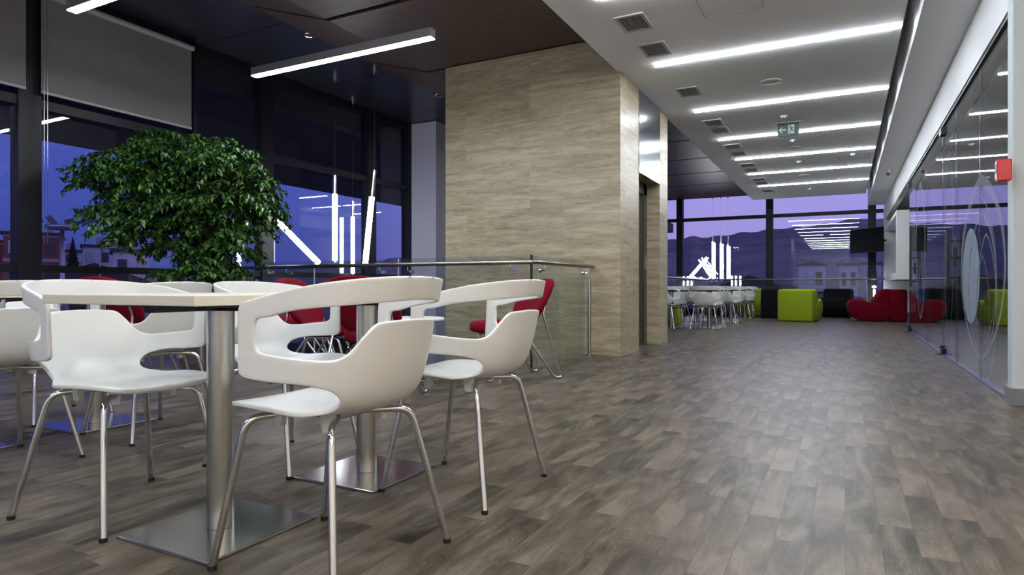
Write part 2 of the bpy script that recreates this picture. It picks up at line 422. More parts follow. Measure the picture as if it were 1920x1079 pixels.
# windows, far wall
xs = [XW, -4.77, -2.05, .68, 3.5]
for i, (a, b) in enumerate(zip(xs, xs[1:])):
    bm = B()
    bx(bm, b-.10, b+.10, YF-.06, YF+.12, -4, 3.74)
    for z, hh in ((2.965, .05), (3.70, .05), (-.1, .19)):
        bx(bm, a, b, YF-.05, YF+.1, z-hh, z+hh)
    wf = struct(obj('window_%d' % (i+10), bm, M['frame']))
    boxobj('pane', (a+.05, b-.05, YF+.03, YF+.04, -4, 3.66), M['winglass'], wf)
# roof overhang outside the left windows
struct(boxobj('trim_2', (-12.4, XW-.12, -6, 30, 3.34, 3.75), M['eave']))

# ------------------------------------------------------------------ glass shop front
XG = .98
def pane(name, y0, y1, mat=M['shopglass']):
    p = boxobj(name, (XG+.03, XG+.042, y0+.004, y1-.004, .012, 2.665), mat)
    struct(p)
    bm = B(); bx(bm, XG+.029, XG+.043, y0-.001, y0+.005, .012, 2.665); bx(bm, XG+.029, XG+.043, y1-.005, y1+.001, .012, 2.665)
    obj('polished_edge', bm, M['edgeglass'], p); return p
p1 = pane('window_14', 5.44, 6.62); p2 = pane('window_15', 6.62, 7.93)
dA = pane('door_2', 7.93, 8.93); p3 = pane('window_16', 8.93, 10.56); p4 = pane('window_17', 10.56, 12.2); dB = pane('door_3', 12.2, 13.3)
struct(boxobj('trim_3', (XG+.015, XG+.055, 5.43, 13.32, 2.64, 2.672), M['frame']))
struct(boxobj('trim_4', (XG+.012, XG+.058, 5.43, 13.32, 0, .014), pbr('sill_metal', (.12, .12, .22), .3, .7)))
for dd, yh, yp in ((dA, 7.99, 8.93), (dB, 12.27, 13.28)):
    bm = B()
    for sgn in (-1, 1):
        xx = XG+.036+sgn*.07
        bx(bm, xx-.017, xx+.017, yh-.03, yh+.03, .80, 1.37)
        for z in (.88, 1.26): bx(bm, min(xx, XG+.036+sgn*.007), max(xx, XG+.036+sgn*.007), yh-.014, yh+.014, z-.014, z+.014)
    obj('door_handle', bm, M['black'], dd)
    bm = B(); bx(bm, XG+.012, XG+.062, yh+.02, yh+.05, 1.0, 1.19); bx(bm, XG-.01, XG+.08, yh+.03, yh+.045, 1.08, 1.10); obj('lock', bm, M['black'], dd)
    bm = B(); bx(bm, XG+.005, XG+.07, yp-.10, yp+.02, .012, .075); bx(bm, XG+.005, XG+.07, yp+.03, yp+.08, .012, .10)
    bx(bm, XG-.05, XG+.12, yp-.05, yp+.06, 0, .008); obj('floor_pivot', bm, pbr('pivot_metal', (.02, .02, .06), .3, .8), dd)
    bm = B(); bx(bm, XG+.0, XG+.07, yp-.10, yp+.08, 2.55, 2.63); obj('top_pivot', bm, M['black'], dd)
# etched ovals on the glass
def spk(c, e): return math.copysign(abs(c)**e, c)
def oval(bm, cy, cz, a, b, wd, x=XG+.0285, t0=0, t1=2*math.pi, n=64):
    pv = None
    for k in range(n+1):
        t = t0+(t1-t0)*k/n
        # band is thinner at the foot and wider at the crown
        wv = wd*(.35+.65*max(0, math.sin(t)*.5+.5))
        p = [(x, cy+a*spk(math.cos(t), 1.35), cz+b*math.sin(t)), (x, cy+(a-wv)*spk(math.cos(t), 1.35), cz+(b-wv*.8)*math.sin(t))]
        q = [bm.verts.new(c) for c in p]
        if pv: bm.faces.new((pv[0], q[0], q[1], pv[1]))
        pv = q
def ovalfill(bm, cy, cz, a, b, x=XG+.0285, n=48):
    bm.faces.new([bm.verts.new((x, cy+a*math.cos(2*math.pi*k/n), cz+b*math.sin(2*math.pi*k/n))) for k in range(n)])
bm = B(); ovalfill(bm, 7.07, .885, .44, .43); obj('etched_oval', bm, M['frost'], p2, label='filled frosted oval')
bm = B(); oval(bm, 6.62, .95, 1.0, .78, .11); obj('etched_ring', bm, M['frost2'], p1, label='large frosted ring')
bm = B(); oval(bm, 6.55, .80, .62, .62, .05); oval(bm, 6.35, .62, .42, .60, .03); oval(bm, 6.42, .70, .50, .72, .02); oval(bm, 6.5, .5, .30, .55, .02); oval(bm, 6.75, .9, .80, .70, .025); obj('etched_ring', bm, M['frost2'], p1, label='nested thin frosted rings')
bm = B(); oval(bm, 8.45, 1.25, .36, 1.05, .04); obj('etched_ring', bm, M['frost2'], dA)
bm = B(); oval(bm, 11.45, 1.35, .70, 1.05, .14); oval(bm, 11.3, .75, .35, .42, .05); obj('etched_ring', bm, M['frost2'], p4)

# ================================================================== LAMPS
def strip_lamp(y, x0, x1, label, z=3.23, mat='strip'):
    t = thing('ceiling_light_strip', label, 'ceiling light', (0, y, z), 0, 'recessed light strips in the white ceiling')
    bm = B(); bx(bm, x0, x1, -.023, .023, -.016, -.002); obj('diffuser', bm, M[mat], t)
    bm = B(); bx(bm, x0-.006, x1+.006, -.029, -.0235, -.003, -.001); bx(bm, x0-.006, x1+.006, .0235, .029, -.003, -.001)
    bx(bm, x0-.006, x0-.0005, -.028, .028, -.011, -.001)
    obj('frame', bm, M['vent'], t)
    return t
desc = ['nearest whole strip, running above the first two grey vents', 'second strip, beyond the round ceiling speaker', 'third strip, passing behind the green exit sign',
        'fourth strip, just beyond the exit sign', 'fifth strip, between the far vents', 'last and farthest strip before the window wall']
for k, y in enumerate([6.98, 9.06, 10.98, 12.82, 14.62, 16.45]):
    strip_lamp(y, -1.86, .462, 'glowing white recessed ceiling strip light, '+desc[k])
strip_lamp(5.12, -1.87, .44, 'glowing ceiling strip light cut off by the top edge of the photo')
for k, y in enumerate([3.25, 1.4, -.5, -2.4]): strip_lamp(y, -1.87, .44, 'glowing ceiling strip light behind and above the camera')

for y, wd in ((1.2, 'first'), (.3, 'second'), (-.6, 'third'), (-1.6, 'fourth'), (-2.6, 'last')): strip_lamp(y, 1.15, 3.3, 'added warm fill strip, unseen, right of the camera, %s from the pier' % wd, 3.13, 'warmfill')  # unseen strips added to warm and brighten the chair backs

def pendant(y, label, x0=-5.52, x1=-3.25, z=3.0):
    t = thing('linear_pendant_light', label, 'pendant light', (0, y, z), 0, 'linear pendant lights over the tables')
    bm = B(); bx(bm, x0, x1, -.04, .04, .004, .085, bev=.003); obj('housing', bm, M['housing'], t)
    bm = B(); bx(bm, x0+.004, x1-.004, -.036, .036, -.004, .003); obj('diffuser', bm, M['strip'], t)
    for x in (x0+.15, x1-.45):
        bm = B(); tube(bm, [(x, 0, .084), (x, 0, .655 if x > -4.93 else .72)], .0012, 5); obj('wire', bm, M['chrome'], t)
pendant(4.72, 'long white linear pendant lamp with grey housing hanging left of the stone shaft')
pendant(2.93, 'linear pendant lamp cut by the top left edge, in front of the grey blinds')
pendant(1.05, 'linear pendant lamp hanging beside the camera outside the view'); pendant(-.9, 'rearmost linear pendant lamp outside the view')

# hanging glowing tubes over the stair void
def neon(p0, p1, label, cap=.27, ceil=3.738, r=.036, cable=True, cat='tube lamp', group='glowing tubes over the near stair void', ring=True):
    p0, p1 = Vector(p0), Vector(p1)   # p0 upper end, p1 lower end of the glowing part
    d = (p0-p1).normalized()
    t = thing('hanging_tube_light', label, cat, (0, 0, 0), 0, group)
    bm = B(); tube(bm, [p0, p1], r, 16); obj('glowing_tube', bm, M['tube'], t, True, autosm=50)
    if cap:
        bm = B(); tube(bm, [p0+d*.002, p0+d*cap], r*.82, 16); obj('metal_cap', bm, M['chrome'], t, True, autosm=50)
    if cable:
        e = p0+d*cap
        bm = B(); tube(bm, [e-d*.01, V(e.x, e.y, ceil-.05)], .002, 5); obj('cable', bm, M['chrome'], t)
        bm = B(); lathe(bm, [(0, ceil-.06), (.022, ceil-.06), (.022, ceil-.025), (.045, ceil-.02), (.045, ceil), (0, ceil)], 16, e.x, e.y); obj('canopy', bm, M['chrome'], t, True, autosm=40)
    if ring:
        bm = B(); tube(bm, [p1-d*.03, p1-d*.001], r*.9, 16); obj('end_ring', bm, M['chrome'], t, True, autosm=50)
    return t
neon((-6.41, 6.88, 2.10), (-6.41, 6.88, 1.16), 'upright glowing tube with dark metal cap hanging before the window')
neon((-5.71, 6.84, 2.01), (-5.79, 6.80, 1.10), 'slightly tilted glowing tube with chrome cap nearest the pale pillar', cap=.37)
neon((-6.92, 7.83, 1.90), (-6.92, 7.83, 1.00), 'thinner upright glowing tube between the two capped ones', cap=.25, r=.028)
neon((-6.78, 6.05, 1.77), (-6.13, 6.28, 1.10), 'diagonal glowing tube right of the tree crown', cap=0, ring=False, cable=False)
neon((-6.72, 5.75, 1.86), (-6.80, 5.66, 1.55), 'short glowing tube mostly hidden behind the tree leaves', cap=0, ring=False, cable=False)
G2 = 'glowing tubes at the far window'
yt = 20.86
neon((-3.71, yt, 2.22), (-3.71, yt, 1.04), 'tall upright glowing tube at the far window, leftmost of three', cap=.3, group=G2, ceil=3.645, r=.028)
neon((-3.46, yt, 2.16), (-3.46, yt, 1.02), 'tall upright glowing tube at the far window, middle of three', cap=.3, group=G2, ceil=3.645, r=.028)
neon((-3.25, yt, 2.09), (-3.25, yt, 1.05), 'tall upright glowing tube at the far window, rightmost of three', cap=.3, group=G2, ceil=3.645, r=.028)
neon((-3.90, yt+.02, 1.74), (-4.45, yt, 1.10), 'slanting glowing tube leaning right at the far window', cap=0, cable=False, ring=False, group=G2, r=.024)
neon((-4.13, yt-.05, 1.66), (-3.76, yt-.08, 1.10), 'lower slanting glowing tube leaning left at the far window', cap=0, cable=False, ring=False, group=G2, r=.019)
neon((-4.03, yt-.12, 1.72), (-3.64, yt-.16, 1.20), 'upper slanting glowing tube leaning left at the far window', cap=0, cable=False, ring=False, group=G2, r=.019)
for k, x in enumerate((-3.15, -3.03, -2.90)):
    neon((x, yt+.05, 1.14), (x, yt+.05, .84), 'short glowing tube behind the far handrail, %s of three' % ('leftmost', 'middle', 'rightmost')[k], cap=0, cable=False, ring=False, group='short tubes behind the far rail', r=.014)
# bollard like lamp right of the far rail
t = thing('post_lamp', 'slim glowing post lamp with round head behind the red lounge seat', 'lamp', (.72, 20.55, -.3))
bm = B(); tube(bm, [(0, 0, .5), (0, 0, 1.03)], .024, 14); obj('glowing_tube', bm, M['tube'], t, True)
bm = B(); tube(bm, [(0, 0, -3.7), (0, 0, .5)], .018, 10); obj('pole', bm, M['frame'], t, True)
bm = B(); sell(bm, .055, .055, .03, 1, 1, 16, 8, lambda v: v+V(0, 0, 1.10)); obj('lamp_head', bm, M['tube'], t, True)

# ================================================================== CEILING FITTINGS
vl = ['square ceiling vent nearest the camera, first in the row', 'second ceiling vent, at the left end of the nearest light strip', 'ceiling vent standing alone beyond the nearest light strip',
      'ceiling vent just past the second light strip, nearer of the pair', 'ceiling vent just past the second light strip, farther of the pair', 'nearer vent of the pair past the exit sign strip', 'farther vent of the pair past the exit sign strip',
      'nearer vent of the pair past the fourth light strip', 'farther vent of the pair past the fourth light strip', 'nearer vent of the pair past the fifth light strip', 'farther vent of the pair past the fifth light strip', 'last ceiling vent before the window wall']
vent0 = None
for k, y in enumerate([5.76, 6.5, 8.1, 9.8, 10.3, 11.6, 12.25, 13.5, 14.1, 15.4, 15.95, 17.3]):
    lb = 'grey slatted '+vl[k]
    if vent0 is None:
        vent0 = thing('ceiling_vent', lb, 'vent', (-1.73, y, 3.23), 0, 'slatted vents in the white ceiling')
        bm = B()
        for a, b, c, d in ((-.135, .135, -.19, -.16), (-.135, .135, .16, .19), (-.135, -.108, -.16, .16), (.108, .135, -.16, .16)): bx(bm, a, b, c, d, -.012, -.001)
        obj('frame', bm, M['vent'], vent0)
        bm = B(); bx(bm, -.108, .108, -.16, .16, -.004, -.001); obj('backing', bm, M['ventdark'], vent0)
        bm = B()
        for j in range(11): bx(bm, -.1+j*.02-.003, -.1+j*.02+.003, -.16, .16, -.011, -.004)
        obj('slats', bm, M['vent'], vent0)
    else: dup(vent0, (-1.73, y, 3.23), 0, lb)
for k, (x, y, r, lb) in enumerate([(-.78, 8.16, .12, 'round white ceiling speaker between the first two light strips'), (-.78, 12.2, .12, 'round white ceiling speaker beyond the exit sign'), (-.78, 15.3, .12, 'farthest round white ceiling speaker')]):
    bm = B(); lathe(bm, [(0, 3.214), (r*.88, 3.214), (r*.93, 3.216), (r, 3.222), (r, 3.229), (0, 3.229)], 32, x, y)
    tag(obj('ceiling_speaker', bm, pbr('speaker_grey', (.55, .55, .52), .7), None, True, autosm=30), lb, 'speaker', 'round ceiling speakers')
for k, (x, y, lb) in enumerate([(-.78, 9.89, 'smoke detector just in front of the exit sign'), (-.78, 11.57, 'small smoke detector just beyond the exit sign'), (-.8, 13.57, 'smoke detector near the fourth light strip'), (-.78, 17.4, 'farthest smoke detector near the window wall'), (.12, 13.27, 'smoke detector beside the square hatch outline')]):
    t = thing('smoke_detector', 'white '+lb, 'smoke detector', (x, y, 3.229), 0, 'smoke detectors')
    bm = B(); lathe(bm, [(0, -.032), (.026, -.032), (.034, -.024), (.036, -.012), (.05, -.010), (.052, 0), (0, 0)], 20); obj('housing', bm, M['ceil'], t, True, autosm=35)
    bm = B(); lathe(bm, [(0, -.036), (.012, -.035), (.014, -.0322), (0, -.0322)], 12); obj('sensor', bm, M['black'], t, True)
for k, (x0, x1, y0, y1) in enumerate([(-1.13, -.63, 5.3, 5.97), (-.1, .4, 13.33, 13.85)]):
    bm = B(); w_ = .004
    for a in ((x0, x1, y0, y0+w_), (x0, x1, y1-w_, y1), (x0, x0+w_, y0, y1), (x1-w_, x1, y0, y1)): bx(bm, *a, 3.2275, 3.2298)
    struct(obj('trim_%d' % (5+k), bm, M['seam']))
for x, y, lb in [(-5.56, 5.55, 'round chrome recessed spotlight above the long pendant lamp'), (-5.54, 8.21, 'round chrome recessed spotlight at the edge of the stone shaft')]:
    z = 3.74 if x < -5.5 else 3.72
    t = thing('recessed_spotlight', lb, 'spotlight', (x, y, z-.002), 0, 'recessed spotlights')
    bm = B(); lathe(bm, [(.045, -.004), (.06, -.014), (.085, -.012), (.09, 0), (.045, 0), (.045, -.004)], 28); obj('bezel', bm, M['chrome'], t, True)
    bm = B(); lathe(bm, [(0, -.006), (.03, -.006), (.044, -.003), (.044, 0), (0, 0)], 24); obj('lens', bm, M['frame'], t, True)
# exit sign
t = thing('exit_sign', 'green exit sign with white arrow and running figure hanging from the white ceiling', 'exit sign', (-.75, 10.3, 3.23), math.radians(2))
bm = B(); bx(bm, -.17, .17, -.035, .035, -.012, -.001, bev=.002); obj('mounting_plate', bm, M['vent'], t)
bm = B(); bx(bm, -.145, .145, -.012, .012, -.205, -.011, bev=.002); obj('sign_panel', bm, M['signgreen'], t)
def sgn(polys, y=-.0135):
    bm = B()
    for p in polys:
        a = [bm.verts.new((q[0], y, q[1])) for q in p]; bm.faces.new(a)
    return bm
arrow = [[(-.132, -.112), (-.085, -.066), (-.070, -.066), (-.098, -.100), (-.026, -.100), (-.026, -.122), (-.098, -.122), (-.070, -.158), (-.085, -.158)]]
obj('arrow', sgn(arrow), M['signwhite'], t)
obj('door_symbol', sgn([[(.0, -.17), (.085, -.17), (.085, -.04), (.0, -.04)]]), M['signwhite'], t)
man = [[(.030+.011*math.cos(a), -.058+.011*math.sin(a)) for a in [k*math.pi/5 for k in range(10)]],
       [(.030, -.073), (.060, -.076), (.056, -.115), (.034, -.112)], [(.032, -.078), (.004, -.095), (.0, -.088), (.030, -.071)],
       [(.056, -.076), (.078, -.098), (.072, -.104), (.052, -.088)], [(.036, -.108), (.050, -.112), (.034, -.150), (.010, -.168), (.004, -.160), (.024, -.142)],
       [(.046, -.110), (.058, -.108), (.068, -.132), (.098, -.138), (.098, -.148), (.060, -.143)]]
obj('running_figure', sgn(man, -.0145), M['signgreen'], t)
# security camera
t = thing('security_camera', 'small white security camera hanging under the bulkhead above the shop front', 'security camera', (.76, 14.33, 3.13))
bm = B(); lathe(bm, [(0, -.02), (.035, -.02), (.035, -.001), (0, -.001)], 16); tube(bm, fillet([(0, 0, -.02), (.0, 0, -.09), (.02, -.03, -.12)], .03), .012, 8); obj('bracket', bm, M['vent'], t, True, autosm=40)
bm = B(); tube(bm, [(.03, .06, -.12), (-.03, -.10, -.17)], .032, 14); obj('camera_body', bm, M['vent'], t, True, autosm=40)
bm = B(); tube(bm, [(-.0305, -.1015, -.1705), (-.036, -.115, -.1745)], .026, 14); obj('lens', bm, M['black'], t, True, autosm=40)
# fire alarm
t = thing('fire_alarm_call_point', 'red fire alarm call point box on the edge of the white pier', 'fire alarm', (.930, 5.235, 1.55))
bm = B(); bx(bm, -.045, .032, -.05, .028, -.07, .07, bev=.006); obj('housing', bm, M['alred'], t)
bm = B(); bx(bm, -.048, -.0455, -.035, .02, -.05, .055); obj('front_label', bm, M['signwhite'], t)
bm = B(); bx(bm, -.0492, -.0482, -.03, .015, -.02, .045); obj('label_print', bm, pbr('violet_print', (.25, .03, .25), .5), t)

# roller blinds
def blind(y0, y1, label):
    t = thing('roller_blind', label, 'blind', (-6.88, 0, 0), 0, 'grey roller blinds on the left windows')
    bm = B(); bx(bm, -.004, 0, y0+.02, y1-.02, 2.68, 3.62); obj('fabric', bm, M['blind'], t)
    bm = B(); bx(bm, -.012, .008, y0+.02, y1-.02, 2.655, 2.682, bev=.003); obj('bottom_bar', bm, M['blindbar'], t)
    bm = B(); tube(bm, [(.01, y0, 3.62), (.01, y1, 3.62)], .032, 16); obj('roller', bm, M['blindbar'], t, True, autosm=50)
    bm = B()
    for y in (y0, y1): bx(bm, -.05, .05, y-.004, y+.004, 3.58, 3.735)
    obj('bracket', bm, M['frame'], t)
    bm = B(); tube(bm, [(.03, y0+.03, 3.6), (.03, y0+.03, 1.2), (.03, y0+.06, 1.2), (.03, y0+.06, 3.6)], .003, 6); obj('pull_chain', bm, M['steel'], t)
blind(1.18, 3.27, 'grey roller blind at the left edge, nearer one')
blind(3.36, 5.0, 'wide grey roller blind half lowered behind the tree')
bm = B(); bx(bm, XW+.0, XW+.10, 5.02, 5.07, 2.6, 3.72); struct(obj('trim_7', bm, M['frame']))

# ================================================================== RAILINGS
def railing(name, label, runs, posts, ztop=1.02, glasstop=1.10, wallend=None, rr=.021):
    t = thing(name, label, 'railing')
    bm = B(); tube(bm, fillet([(x, y, ztop) for x, y in runs], .02, 4), rr, 14); obj('handrail', bm, M['rail'], t, True, autosm=40)
    return t
t = railing('glass_railing', 'near glass balustrade with steel handrail around the stair opening', [(-6.94, 5.42), (-2.58, 5.42), (-2.58, 6.98)], [])
for a, b in ((-6.93, -5.42), (-5.40, -4.22), (-4.20, -2.67)):
    bm = B(); bx(bm, a, b, 5.47, 5.482, -.25, 1.085); obj('glass_panel', bm, M['railglass'], t)
bm = B(); bx(bm, -2.648, -2.636, 5.482, 6.86, -.25, 1.085); obj('glass_panel', bm, M['railglass'], t)
bm = B(); bx(bm, -2.652, -2.632, 5.462, 5.484, -.25, 1.088); obj('glass_edge', bm, M['edgeglass'], t)
bm = B(); bx(bm, -5.413, -5.407, 5.468, 5.484, 0, 1.086); bx(bm, -4.213, -4.207, 5.468, 5.484, 0, 1.086); obj('panel_joint', bm, M['vent'], t)
for x in (-6.1, -5.8, -4.42, -4.05, -2.84):
    bm = B(); tube(bm, fillet([(x, 5.42, 1.0), (x, 5.42, .955), (x, 5.44, .945), (x+.03, 5.465, .945)], .02), .006, 8); 
    o = obj('bracket', bm, M['chrome'], t, True, autosm=40)
for x in (-6.07, -5.77, -4.39, -4.02, -2.81):
    bm = B(); tube(bm, [(x, 5.45, .945), (x, 5.469, .945)], .022, 16); obj('bracket_disc', bm, M['chrome'], t, True, autosm=40)
for y, pts in ((5.65, fillet([(-2.58, 5.65, 1.0), (-2.58, 5.65, .945), (-2.63, 5.65, .945)], .02)), (6.80, [(-2.58, 6.80, .945), (-2.63, 6.80, .945)])):
    bm = B(); tube(bm, pts, .006, 8); b_ = obj('bracket', bm, M['chrome'], t, True, autosm=40)
    bm = B(); tube(bm, [(-2.615, y, .945), (-2.636, y, .945)], .022, 16); obj('bracket_disc', bm, M['chrome'], t, True, autosm=40)
bm = B(); tube(bm, [(-2.58, 6.86, 0), (-2.58, 6.86, .86)], .022, 16); tube(bm, [(-2.58, 6.86, .86), (-2.58, 6.86, 1.0)], .010, 10); tube(bm, [(-2.58, 6.86, 0.0), (-2.58, 6.86, .02)], .045, 20)
obj('post', bm, M['steel'], t, True, autosm=40)
t = railing('glass_railing', 'far glass balustrade with steel handrail in front of the end windows', [(-3.72, 9.2), (-3.72, 20.22), (3.4, 20.22)], [], rr=.024)
for a, b in ((9.2, 12.8), (12.83, 16.5), (16.53, 20.25)):
    bm = B(); bx(bm, -3.772, -3.76, a, b, -.2, 1.085); obj('glass_panel', bm, M['railglass'], t)
for a, b in ((-3.75, -1.6), (-1.57, .55), (.58, .94)):
    bm = B(); bx(bm, a, b, 20.262, 20.274, -.2, 1.085); obj('glass_panel', bm, M['railglass'], t)
for x in (-3.3, -2.2, -1.0, -.3, .3):
    bm = B(); tube(bm, fillet([(x, 20.22, 1.0), (x, 20.22, .95), (x, 20.262, .95)], .02), .007, 6); obj('bracket', bm, M['chrome'], t, True)
for y in (10.5, 12.3, 14.0, 15.6, 17.2, 18.8):
    bm = B(); tube(bm, fillet([(-3.72, y, 1.0), (-3.72, y, .95), (-3.76, y, .95)], .02), .007, 6); obj('bracket', bm, M['chrome'], t, True)
bm = B(); tube(bm, [(.52, 20.22, 0), (.52, 20.22, 1.0)], .02, 12); obj('post', bm, M['steel'], t, True, autosm=40)

# ================================================================== FURNITURE
# ---- white shell armchair; local +y is forward, origin on the floor under the seat centre
prof = [(.265, .437), (.245, .449), (.18, .457), (.07, .455), (-.04, .447), (-.115, .447), (-.165, .464), (-.198, .50), (-.222, .56), (-.243, .64), (-.262, .72), (-.283, .81)]
def catmull(P, n=24):
    o = []
    for i in range(len(P)-1):
        p0, p1, p2, p3 = P[max(i-1, 0)], P[i], P[i+1], P[min(i+2, len(P)-1)]
        for k in range(n):
            t = k/n
            o.append(tuple(.5*((2*b)+(-a+c)*t+(2*a-5*b+4*c-d)*t*t+(-a+3*b-3*c+d)*t**3) for a, b, c, d in zip(p0, p1, p2, p3)))
    o.append(P[-1]); return o
PC = catmull(prof); TL = [0]
for a, b in zip(PC, PC[1:]): TL.append(TL[-1]+math.dist(a, b))
TOT = TL[-1]
def prof_at(t):
    t = max(0, min(TOT-1e-6, t))
    lo, hi = 0, len(TL)-1
    while hi-lo > 1:
        m_ = (lo+hi)//2
        if TL[m_] <= t: lo = m_
        else: hi = m_
    f = (t-TL[lo])/(TL[hi]-TL[lo]); return (PC[lo][0]*(1-f)+PC[hi][0]*f, PC[lo][1]*(1-f)+PC[hi][1]*f)
def t_of_z(z):      # arc length where the back profile reaches height z
    best = None
    for (y, zz), tl in zip(PC, TL):
        if tl > .4 and zz >= z: return tl
    return TOT
PLAN = [(0, 0)]; ang = 0; ds = .002
for k in range(400):
    s_ = k*ds
    kap = 2.0 if s_ < .06 else (4.4 if s_ < .36 else 0.0)
    ang += kap*ds; PLAN.append((PLAN[-1][0]+math.cos(ang)*ds, PLAN[-1][1]+math.sin(ang)*ds))
def plan_at(s):
    k = min(len(PLAN)-1, max(0, int(abs(s)/ds))); f = abs(s)/ds-k
    a = PLAN[k]; b = PLAN[min(k+1, len(PLAN)-1)]
    return (math.copysign(a[0]*(1-f)+b[0]*f, s), a[1]*(1-f)+b[1]*f)
def sst(x, a, b):
    x = max(0, min(1, (x-a)/(b-a))); return x*x*(3-2*x)
def shell_pt(s, t):
    y, z = prof_at(t); w_ = .10+.90*sst(t, .30, .50)
    if t > .36: w_ = max(w_, sst(abs(s), .17, .30))
    phi = (math.pi/2)*(1-sst(t, .34, .50))
    if abs(s) > .2: phi *= 1-sst(abs(s), .2, .27)*(1 if t > .40 else 0)
    px, py = plan_at(s)
    x = s*(1-w_)+px*w_; b = w_*py
    return V(x, y-.03+math.cos(phi)*b, z+math.sin(phi)*b*.9)
Z = t_of_z
def cr_open(pts, n=8):
    return [p for p in catmull(pts, n)]
outer = [(0, Z(.808)), (.14, Z(.805)), (.28, Z(.788)), (.42, Z(.764)), (.505, Z(.748)), (.535, Z(.737)), (.54, Z(.715)), (.525, Z(.65)), (.505, Z(.575)), (.49, Z(.555)), (.46, Z(.547)),
         (.38, Z(.541)), (.30, Z(.540)), (.245, Z(.531)), (.200, Z(.516)), (.172, Z(.490)), (.163, .430), (.168, .385), (.188, .345), (.205, .30), (.214, .22), (.208, .12), (.19, .055), (.155, .018), (.10, .004), (0, 0)]
inner = [(0, Z(.694)), (.09, Z(.692)), (.125, Z(.683)), (.155, Z(.652)), (.185, Z(.612)), (.215, Z(.597)), (.26, Z(.598)), (.34, Z(.604)), (.42, Z(.612)), (.445, Z(.618)), (.458, Z(.632)),
         (.468, Z(.665)), (.474, Z(.688)), (.465, Z(.700)), (.43, Z(.706)), (.34, Z(.722)), (.22, Z(.735)), (.1, Z(.742)), (0, Z(.744))]
outer = [(.3+(a-.3)*.85 if a > .3 else a, b) for a, b in outer]
inner = [(.3+(a-.3)*.85 if a > .3 else a, b) for a, b in inner]
def densify(P, step):
    o = []
    for a, b in zip(P, P[1:]):
        n = max(1, round(math.dist(a, b)/step))
        o += [(a[0]+(b[0]-a[0])*k/n, a[1]+(b[1]-a[1])*k/n) for k in range(n)]
    o.append(P[-1]); return o
def resample(P, step):
    L = [0]
    for a, b in zip(P, P[1:]): L.append(L[-1]+math.dist(a, b))
    n = max(2, round(L[-1]/step)); o = []; j = 0
    for k in range(n+1):
        d = L[-1]*k/n
        while j < len(L)-2 and L[j+1] < d: j += 1
        f = (d-L[j])/max(1e-9, L[j+1]-L[j]); a, b = P[j], P[j+1]
        o.append((a[0]+(b[0]-a[0])*f, a[1]+(b[1]-a[1])*f))
    return o
def make_shell(step):
    O = resample(cr_open(outer), step); I = resample(cr_open(inner), step)
    O[0] = (0, O[0][1]); O[-1] = (0, O[-1][1]); I[0] = (0, I[0][1]); I[-1] = (0, I[-1][1])
    full_o = O+[(-x, y) for x, y in reversed(O)][1:-1]
    full_i = I+[(-x, y) for x, y in reversed(I)][1:-1]
    def inside(p, poly):
        c = False; n = len(poly); j = n-1
        for i in range(n):
            a, b = poly[i], poly[j]
            if (a[1] > p[1]) != (b[1] > p[1]) and p[0] < (b[0]-a[0])*(p[1]-a[1])/(b[1]-a[1])+a[0]: c = not c
            j = i
        return c
    vs = [Vector(p) for p in full_o+full_i]; no = len(full_o); ni = len(full_i)
    es = [(i, (i+1) % no) for i in range(no)]+[(no+i, no+(i+1) % ni) for i in range(ni)]
    g = step*1.25; bd = full_o+full_i
    r_ = -1; y = 0
    import itertools
    cell = {}
    for p in bd: cell.setdefault((int(p[0]//g), int(p[1]//g)), []).append(p)
    while y < TOT:
        r_ += 1; x = -.56+(g*.5 if r_ % 2 else 0)
        while x < .56:
            p = (x, y)
            if inside(p, full_o) and not inside(p, full_i):
                ci, cj = int(x//g), int(y//g)
                near = any(math.dist(p, q) < g*.55 for a in (-1, 0, 1) for b in (-1, 0, 1) for q in cell.get((ci+a, cj+b), ()))
                if not near: vs.append(Vector(p))
            x += g
        y += g*.87
    rv, re, rf, *_ = geometry.delaunay_2d_cdt(vs, es, [], 0, 1e-6)
    bm = B(); bv = [bm.verts.new(shell_pt(v.x, v.y)) for v in rv]
    for f in rf:
        c = (sum(rv[i].x for i in f)/3, sum(rv[i].y for i in f)/3)
        if inside(c, full_o) and not inside(c, full_i):
            try: bm.faces.new([bv[i] for i in f])
            except ValueError: pass
    bmesh.ops.delete(bm, geom=[v for v in bm.verts if not v.link_faces], context='VERTS')
    bmesh.ops.recalc_face_normals(bm, faces=bm.faces)
    me = bpy.data.meshes.new('seat_shell'); bm.to_mesh(me); bm.free(); me.materials.append(M['chair'])
    o = bpy.data.objects.new('tmp_shell', me); C.objects.link(o)
    m1 = o.modifiers.new('a', 'SOLIDIFY'); m1.thickness = .013; m1.offset = 0
    m2 = o.modifiers.new('b', 'BEVEL'); m2.width = .0042; m2.segments = 2; m2.limit_method = 'ANGLE'; m2.angle_limit = math.radians(55)
    dg = bpy.context.evaluated_depsgraph_get()
    me2 = bpy.data.meshes.new_from_object(o.evaluated_get(dg)); bpy.data.objects.remove(o)
    me2.name = 'seat_shell'; me2.polygons.foreach_set('use_smooth', [True]*len(me2.polygons))
    return me2
